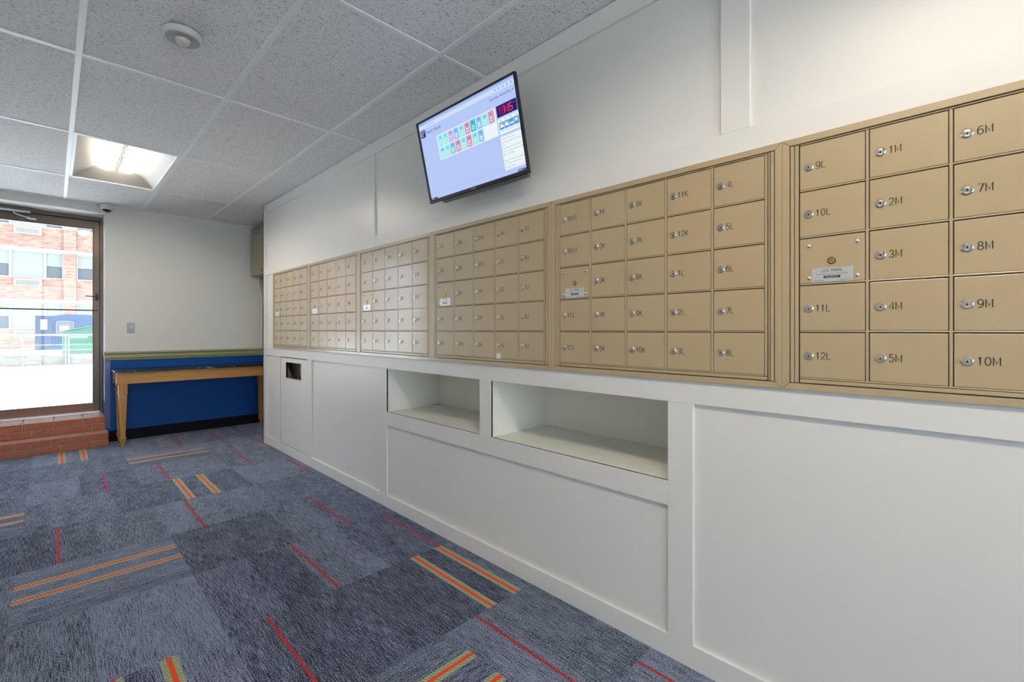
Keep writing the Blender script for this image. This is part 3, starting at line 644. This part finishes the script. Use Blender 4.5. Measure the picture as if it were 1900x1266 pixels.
troffer(0, 1, 'lit rectangular ceiling light with two bright lenses, set in the tiles near the glass door', .68)
troffer(0, -3, 'lit rectangular ceiling light overhead beside the nearest mailbox bank, outside the picture', .84)
troffer(0, -6, 'lit rectangular ceiling light at the rear of the room, behind the camera')
# ---- occupancy sensor
t = thing('ceiling_sensor', 'round white ceiling sensor with gray face and milky central lens', 'sensor', (.407, 2.457, H-.001))
o_ = (.407, 2.457, H-.001)
MB().lathe(o_, (0, 0, -1), [(.069, 0), (.072, .004), (.072, .024), (.068, .029), (.060, .030)], 48).build('housing', 'plastic', t, o_, smooth=True)
MB().lathe(o_, (0, 0, -1), [(.064, .0295), (.064, .0312), (.030, .0312)], 48).build('face_plate', 'gray_plastic', t, o_, smooth=True)
ln = MB().lathe(o_, (0, 0, -1), [(.030, .031), (.029, .038), (.023, .048), (.012, .055), (.003, .057)], 32)
for k in range(5):
    a = k*PI/5; ln.tube([(o_[0]+.0295*math.cos(a)*u, o_[1]+.0295*math.sin(a)*u, H-.032-.0265*math.sqrt(max(0, 1-u*u))) for u in [-1+.2*i for i in range(11)]], .0009, 5)
ln.build('lens', 'clear_lens', t, o_, smooth=True)
MB().lathe((.375, 2.425, H-.032), (0, 0, -1), [(.003, 0), (.002, .001)], 10).build('indicator', 'plastic', t, o_)
# ---- dome camera
o_ = (.404, 6.405, H-.001); t = thing('dome_camera', 'small white dome security camera with black dome on ceiling above the door corner', 'security camera', o_)
MB().lathe(o_, (0, 0, -1), [(.062, 0), (.062, .018), (.056, .036), (.046, .047), (.036, .049)], 36).build('housing', 'plastic', t, o_, smooth=True)
MB().lathe(o_, (0, 0, -1), [(.036, .046), (.035, .056), (.028, .068), (.016, .075), (.003, .077)], 28).build('dome', mat('smoked_dome', (.01, .01, .014), .08), t, o_, smooth=True)
# ---- beige electrical box and conduits
t = thing('electrical_box', 'beige metal electrical box with black label, high in the alcove corner', 'electrical box', (1.93, 6.19, 1.874))
MB().box(1.79, XR, 5.93, 6.462, 1.874, 2.480).build('cabinet', 'beige_box', t, (1.93, 6.19, 1.874), bevel=.004)
MB().box(1.786, 1.7905, 5.945, 6.450, 1.888, 2.466).build('cover', 'beige_box', t, (1.93, 6.19, 1.874), bevel=.002)
lb = MB(); lb.box(1.784, 1.7862, 6.135, 6.336, 2.398, 2.458, 0)
lb.box(1.7835, 1.7840, 6.150, 6.322, 2.409, 2.448, 1)
vs, fs = text2d('JAMBO', .040, 'CENTER'); lb.poly([(1.7832, 6.236-a*1.25, 2.428+b2) for a, b2, _ in vs], fs, 0)
lb.build('label', ['label_black', 'label_gray'], t, (1.93, 6.19, 1.874))
lb = MB().lathe((1.7862, 6.045, 1.925), (-1, 0, 0), [(.012, 0), (.012, .003), (.008, .004)], 14); lb.box(1.7825, 1.784, 6.041, 6.049, 1.905, 1.945); lb.build('latch', 'black', t, (1.93, 6.19, 1.874))
tag(MB().tube([(1.873, 6.44, 1.873), (1.873, 6.44, 1.80), (1.885, 6.435, 1.72), (1.91, 6.42, 1.62), (1.93, 6.42, 1.50), (1.95, 6.42, .97)], .011, 12).build('conduit', 'conduit', smooth=True), 'white conduit dropping from the beige electrical box', 'conduit', )
tag(MB().tube([(1.915, 6.462, 1.873), (1.915, 6.462, .97)], .008, 12).build('cable', 'conduit', smooth=True), 'thin pale cable hanging beside the white conduit in the alcove corner', 'cable')
# ---- switch plate
o_ = (.607, YB, 1.16); t = thing('light_switch', 'gray steel light switch plate on pale wall above the chair rail', 'light switch', o_)
MB().box(.575, .639, YB-.006, YB-.0005, 1.160, 1.274).build('plate', 'steel_plate', t, o_, bevel=.002)
MB().box(.602, .612, YB-.014, YB-.004, 1.210, 1.230).box(.600, .614, YB-.0065, YB-.005, 1.203, 1.232).build('toggle', 'plastic', t, o_)
for z in (1.190, 1.245): MB().lathe((.607, YB-.006, z), (0, -1, 0), [(.003, 0), (.0022, .0012)], 10).build('screw', 'black', t, o_)
# ---- corner guard
g = MB(); g.strip([(.3935, YB+.002), (.3935, YB-.003), (.436, YB-.003), (.436, YB-.0005), (.3965, YB-.0005), (.3965, YB+.002)], 'z', .145, .866)
for z in (.17, .40, .62, .84): g.lathe((.418, YB-.003, z), (0, -1, 0), [(.004, 0), (.003, .0015)], 8)
tag(g.build('corner_guard', 'guard'), 'shiny plastic corner guard strip on blue wall beside the doorway', 'corner guard')
# ---- console table
o_ = (1.20, 6.265, 0); t = thing('console_table', 'long narrow wooden console table with black top against the blue wall', 'table', o_)
tx0, tx1, ty0, ty1 = .442, 1.955, 6.065, 6.462
MB().box(tx0, tx1, ty0, ty1, .758, .779).build('tabletop', 'tabletop', t, o_, bevel=.003)
for x in (.60, 1.16, 1.50): MB().box(x-.002, x+.002, ty0-.0006, ty0+.001, .7585, .7785).build('joint', 'inlay', t, o_)
ap = MB(); ap.box(tx0+.030, tx1-.030, ty0+.022, ty0+.047, .640, .757); ap.box(tx0+.030, tx1-.030, ty1-.030, ty1-.008, .640, .757); ap.box(tx0+.030, tx0+.052, ty0+.047, ty1-.030, .640, .757); ap.box(tx1-.052, tx1-.030, ty0+.047, ty1-.030, .640, .757)
ap.build('apron', 'wood', t, o_, bevel=.002)
for lx in (tx0+.066, tx1-.066):
    for ly in (ty0+.052, ty1-.040):
        lg = MB()
        lg.frustum(lx, ly, .560, .640, .034, .030, .036, .032); lg.frustum(lx, ly, .546, .560, .039, .035, .039, .035)
        lg.frustum(lx, ly, .095, .546, .0205, .0195, .033, .029); lg.frustum(lx, ly, .075, .095, .027, .025, .027, .025); lg.frustum(lx, ly, .062, .075, .021, .020, .024, .023)
        lg.frustum(lx, ly, 0, .062, .012, .012, .019, .018); lg.frustum(lx, ly, .052, .062, .024, .023, .024, .023)
        lg.build('leg', 'wood_leg', t, o_, bevel=.0015)
    sx_ = -1 if lx < 1 else 1; xo = tx0+.030 if lx < 1 else tx1-.030
    for ly in (ty0+.045, ty1-.032):
        cb = MB(); cb.box(xo, xo+sx_*.010, ly-.030, ly+.030, .655, .752)
        for k in (-1, 0, 1): cb.lathe((xo+sx_*.010, ly+k*.018, .668), (0, 0, 1), [(.005, 0), (.007, .01), (.007, .06), (.003, .078)], 8)
        cb.hexa([(xo, ly-.034, .628), (xo+sx_*.012, ly-.034, .628), (xo+sx_*.012, ly+.034, .628), (xo, ly+.034, .628), (xo, ly-.034, .655), (xo+sx_*.022, ly-.038, .650), (xo+sx_*.022, ly+.038, .650), (xo, ly+.034, .655)])
        cb.build('carved_bracket', 'wood_leg', t, o_, bevel=.001)
# small white scrap of paper on the carpet
tag(MB().lathe((1.07, 6.33, 0), (0, 0, 1), [(.006, 0), (.007, .003), (.003, .006)], 7).build('paper_scrap', 'sticker'), 'tiny white scrap lying on the carpet by the table', 'litter')
# ---- brick steps
BX0 = OX0-.10
def bricks(mbx, x0, x1, y0, y1, z0, z1, courses, seed, bl=.235):
    r = random.Random(seed); ch = (z1-z0)/courses; g = .009
    mbx.box(x0, x1-.004, y0+.004, y1, z0, z1-.004, 1)
    for k in range(courses):
        za, zb = z0+k*ch+g*.5, z0+(k+1)*ch-(g*.5 if k < courses-1 else 0); x = x1
        first = True
        while x > x0+.02:
            w_ = bl*(.5 if (k % 2 == 0 and first) else (.80 if first else 1))-g; first = False
            xa = max(x-w_, x0); dy = r.uniform(-.0015, .0015)
            dpt = y1 if k == courses-1 else y0+.09
            mbx.box(xa, x, y0+dy, dpt, za, zb+(r.uniform(-.001, .001) if k == courses-1 else 0), 0)
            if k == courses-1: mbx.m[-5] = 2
            x = xa-g
t = thing('brick_steps', 'two red brick steps with worn edges leading up to the glass door', 'steps', (-.1, 6.45, 0))
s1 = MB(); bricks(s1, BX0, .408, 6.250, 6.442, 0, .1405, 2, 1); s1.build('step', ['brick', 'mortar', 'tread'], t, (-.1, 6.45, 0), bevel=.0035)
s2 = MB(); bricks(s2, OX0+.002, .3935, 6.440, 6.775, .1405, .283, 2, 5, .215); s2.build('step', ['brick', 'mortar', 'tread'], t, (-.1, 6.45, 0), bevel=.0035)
structure(MB().box(OX0, OX1, YB-.03, YB+.6, -.05, .138).build('floor_plinth', 'mortar'))
structure(MB().box(OX0, OX1, 6.776, 7.05, .138, .283).build('trim_3', 'concrete'))
# ---- glass door
o_ = (-.11, 6.80, .285); dr = bpy.data.objects.new('door_1', None); COL.objects.link(dr); dr.location = o_; structure(dr)
dr['label'] = 'bronze framed full glass exterior door'
SX0 = OX0+.002; fx0, fx1 = -.618, OX1-.001; FY0, FY1 = 6.775, 6.875; GY_ = 6.83
fr = MB(); fr.box(fx1-.022, fx1, FY0, FY1, .284, OZ1); fr.box(fx0, fx0+.045, FY0, FY1, .284, OZ1); fr.box(fx0+.045, fx1-.022, FY0, FY1, 2.394, OZ1)
fr.box(fx1-.034, fx1-.022, FY0+.045, FY1, .30, 2.394); fr.box(fx0+.045, fx1-.022, FY0+.045, FY1, 2.380, 2.394)
fr.box(SX0, SX0+.045, FY0, FY1, .284, OZ1); fr.box(SX0+.045, fx0, FY0, FY1, 2.394, OZ1); fr.box(SX0+.045, fx0, FY0, FY1, .284, .335)
fr.build('frame', 'bronze', dr, o_, bevel=.002)
MB().box(SX0+.04, fx0+.005, GY_-.003, GY_+.003, .33, 2.40).build('side_glass', 'glass', dr, o_)
MB().box(fx0+.045, fx1-.022, FY0-.008, FY1, .284, .297).build('threshold', 'alu', dr, o_, bevel=.003)
lx1 = .366; lx0 = fx0+.050; GY = 6.825
lf = MB(); lf.box(lx1-.045, lx1, 6.800, 6.844, .302, 2.386); lf.box(lx0, lx0+.045, 6.800, 6.844, .302, 2.386); lf.box(lx0+.045, lx1-.045, 6.800, 6.844, 2.308, 2.386)
for a in ((lx1-.053, lx1-.045, .392, 2.304), (lx0+.045, lx0+.053, .392, 2.304)): lf.box(a[0], a[1], 6.808, 6.838, a[2], a[3])
lf.box(lx0+.045, lx1-.045, 6.808, 6.838, 2.300, 2.308); lf.build('door_leaf', 'bronze', dr, o_, bevel=.0015)
MB().box(lx0+.045, lx1-.045, 6.800, 6.844, .302, .385).box(lx0+.045, lx1-.045, 6.808, 6.838, .385, .393).build('bottom_rail', 'bronze2', dr, o_, bevel=.0015)
MB().box(lx0+.05, lx1-.05, GY-.003, GY+.003, .39, 2.302).build('glass', 'glass', dr, o_)
pb = MB().tube([(lx0+.02, 6.765, 1.408), (lx1-.012, 6.765, 1.408)], .0065, 10)
for x in (lx0+.02, lx1-.014): pb.tube([(x, 6.765, 1.408), (x, 6.801, 1.408)], .005, 8)
pb.build('push_bar', 'black', dr, o_, smooth=True)
MB().box(.312, .326, 6.870, 6.890, 1.15, 1.42).box(.314, .324, 6.844, 6.875, 1.17, 1.19).box(.314, .324, 6.844, 6.875, 1.38, 1.40).build('pull_handle', 'black', dr, o_, bevel=.003)
lv = MB(); lv.box(.336, .357, 6.789, 6.801, 1.518, 1.597); lv.tube([(.346, 6.79, 1.560), (.346, 6.765, 1.560), (.250, 6.755, 1.563)], .0055, 8); lv.tube([(.346, 6.79, 1.53), (.346, 6.782, 1.53)], .007, 10)
lv.build('lock_lever', 'black', dr, o_, bevel=.001)
cl = MB(); cl.box(fx0+.05, -.150, 6.715, 6.773, 2.392, 2.430, 0); cl.tube([(fx0+.04, 6.722, 2.388), (-.155, 6.722, 2.388)], .013, 12, 1)
cl.box(-.152, -.128, 6.718, 6.773, 2.395, 2.428, 0)
cl.tube([(-.275, 6.715, 2.375), (-.265, 6.712, 2.360), (-.175, 6.760, 2.338)], .006, 8, 1); cl.lathe((-.172, 6.762, 2.346), (0, 0, -1), [(.011, 0), (.011, .018)], 12, 1)
cl.box(-.165, -.115, 6.782, 6.800, 2.326, 2.342, 1)
cl.build('door_closer', ['bronze', 'alu'], dr, o_, bevel=.002)
# ================================================================== OUTSIDE
def quadz(mbx, x0, x1, y0, z0, y1, z1, th=.2): mbx.hexa([(x0, y0, z0-th), (x1, y0, z0-th), (x1, y1, z1-th), (x0, y1, z1-th), (x0, y0, z0), (x1, y0, z0), (x1, y1, z1), (x0, y1, z1)])
g = MB(); quadz(g, -30, 30, 7.05, .262, 17.62, .03); structure(g.build('street_pavement', 'asphalt'))
g = MB(); quadz(g, -30, 30, 17.85, .28, 40, .28); structure(g.build('far_pavement', 'limestone'))
cw = thing('retaining_wall', 'low weathered concrete wall with curb beyond the street', 'concrete wall', (0, 17.6, 0))
MB().box(-20, 20, 17.45, 17.72, -.1, .225).build('curb', 'limestone', cw, (0, 17.6, 0), bevel=.01)
MB().box(-20, 20, 17.70, 17.90, -.1, .515).build('wall_body', 'concrete', cw, (0, 17.6, 0), bevel=.01)
rl = thing('metal_railing', 'silver pipe railing along the concrete wall outside the glass door', 'railing', (0, 17.6, .22))
for z, r in ((1.06, .024), (.79, .013), (.645, .013)): MB().tube([(-12, 17.62, z), (8, 17.62, z)], r, 10).build('rail', 'alu2', rl, (0, 17.6, .22), smooth=True)
for x in (-8.6, -7.0, -5.4, -3.8, -2.2, -.551, .263, .32, 1.9, 3.5, 5.1): MB().tube([(x, 17.62, .22), (x, 17.62, 1.05)], .02, 10).build('post', 'alu2', rl, (0, 17.6, .22), smooth=True)
# blue recycling dumpster
bd = thing('recycling_dumpster', 'blue steel recycling dumpster with hatch and notices, behind the railing', 'dumpster', (.0, 28, .28), rot=(0, 0, -math.radians(-6)))
def loc(mbx, name, mats, parent, **k):
    o = mbx.build(name, mats, **k); o.parent = parent; o.location = (0, 0, 0); return o
b_ = MB(); b_.strip([(0, 0), (1.75, 0), (1.75, 1.50), (1.35, 1.60), (.45, 1.62), (0, 1.52)], 'y', 0, 1.5)
b_.hexa([(-.02, 0, 0), (0, 0, 0), (0, 1.5, 0), (-.40, 1.5, 0), (-.02, 0, 1.52), (0, 0, 1.52), (0, 1.5, 1.52), (-.38, 1.5, 1.56)])
loc(b_, 'container', 'bin_blue', bd, bevel=.02)
b_ = MB()
for a in ((.10, .16), (.62, .68)): b_.box(a[0], a[1], -.04, 0, .62, 1.32)
b_.box(.10, .68, -.04, 0, 1.26, 1.32); b_.box(.10, .68, -.04, 0, .62, .68); b_.box(.16, .62, -.02, 0, .68, 1.26); loc(b_, 'hatch', 'steel_gray', bd, bevel=.005)
loc(MB().box(.22, .52, -.05, -.02, .86, 1.10), 'notice', 'paper', bd)
for z in (1.03, .95): loc(MB().box(.28, .46, -.055, -.05, z, z+.03), 'print', 'redmark', bd)
n_ = MB(); n_.poly([(-.12, .38, .95), (-.26, .90, .95), (-.26, .90, 1.40), (-.12, .38, 1.40)], [(0, 1, 2, 3)]); 
for v in range(len(n_.v)): x, y, z = n_.v[v]; n_.v[v] = (x-.02, y-.02, z)
n2 = MB(); n2.hexa([(-.135, .37, .93), (-.10, .37, .93), (-.24, .90, .93), (-.275, .90, .93), (-.135, .37, 1.38), (-.10, .37, 1.38), (-.24, .90, 1.38), (-.275, .90, 1.38)]); loc(n2, 'side_notice', 'paper', bd)
# green dumpster
gd = thing('green_dumpster', 'green steel dumpster standing in front of the blue recycling dumpster', 'dumpster', (.28, 24, .28))
b_ = MB(); b_.strip([(0, 0), (1.7, 0), (1.7, 1.10), (.75, 1.02), (0, .86)], 'y', 0, 1.4)
for x in (.0, .82, 1.62): b_.box(x, x+.06, -.04, 0, 0, .82)
b_.box(0, 1.7, -.05, 0, .80, .86); loc(b_, 'container', 'bin_green', gd, bevel=.015)
loc(MB().box(.16, .70, -.06, 0, .50, .62), 'fork_pocket', 'bin_green', gd); loc(MB().box(.20, .68, -.02, 0, .62, .68), 'stripe', 'paper', gd)
loc(MB().strip([(0, .87), (.75, 1.03), (1.7, 1.11), (1.7, 1.14), (.75, 1.07), (0, .90)], 'y', -.04, 1.44), 'lid', 'bin_green', gd)
# apartment block
ab = thing('apartment_building', 'pink brick apartment building with white windows seen through the glass door', 'building', (0, 33, .28)); O_ = (0, 33, .28)
FH = 2.57; wl = MB()
wl.box(-16, 16, 33.12, 34, -.2, 14)
bays = []
for p in range(-3, 4):
    ox = p*4.9
    bays += [('big', ox-2.10, ox+.408), ('one', ox+.90, ox+1.58)]
    wl.box(ox+.408, ox+.884, 32.88, 33.13, .28, 14)
for fl in range(-1, 5):
    zb_ = 3.80+fl*FH; 
    zlo = max(.28, zb_-1.08)
    wl.box(-16, 16, 33.0, 33.13, zlo, zb_)          # spandrel brick
    for p in range(-4, 4): wl.box(p*4.9+1.60, p*4.9+2.80, 33.0, 33.13, zb_, zb_+1.35)
wl.build('brick_wall', 'facade', ab, O_)
for fl in range(-1, 4):
    z = 5.14+fl*FH; MB().box(-16, 16, 32.86, 33.14, z, z+.15).build('stone_band', 'limestone', ab, O_)
    zb_ = 3.80+fl*FH
    for kind, xa, xb in bays:
        if xb < -9 or xa > 8 or fl > 2: continue
        w_ = MB(); f_ = .045
        def fr_(a, b2, z0, z1, mid=False):
            w_.box(a, b2, 33.0, 33.06, z0, z0+f_); w_.box(a, b2, 33.0, 33.06, z1-f_, z1); w_.box(a, a+f_, 33.0, 33.06, z0+f_, z1-f_); w_.box(b2-f_, b2, 33.0, 33.06, z0+f_, z1-f_)
            if mid: w_.box(a+f_, b2-f_, 33.02, 33.06, (z0+z1)/2-.015, (z0+z1)/2+.015)
        z0, z1 = zb_, zb_+1.33
        if kind == 'big': parts = [(xa, xa+.66, True), (xa+.66, xb-.66, False), (xb-.66, xb, True)]
        else: parts = [(xa, xb, True)]
        for a, b2, md in parts: fr_(a, b2, z0, z1, md)
        wn = w_.build('window', 'winframe', ab, O_)
        for a, b2, md in parts:
            if md:
                MB().box(a+f_, b2-f_, 33.045, 33.055, (z0+z1)/2, z1-f_).build('pane', 'curtain', wn, O_); MB().box(a+f_, b2-f_, 33.045, 33.055, z0+f_, (z0+z1)/2).build('pane', 'screenpane', wn, O_)
            else: MB().box(a+f_, b2-f_, 33.045, 33.055, z0+f_, z1-f_).build('pane', 'curtain', wn, O_)
        if kind == 'big':
            ac = MB(); a0_, a1_ = xa+.77, xb-.77; ac.box(a0_, a1_, 32.93, 33.0, zb_-.42, zb_-.05)
            au = ac.build('air_conditioner', 'winframe', ab, O_)
            lv_ = MB()
            for k in range(14): lv_.box(a0_+.09+k*.057, a0_+.115+k*.057, 32.92, 32.931, zb_-.37, zb_-.13)
            lv_.build('louvres', 'screenpane', au, O_)
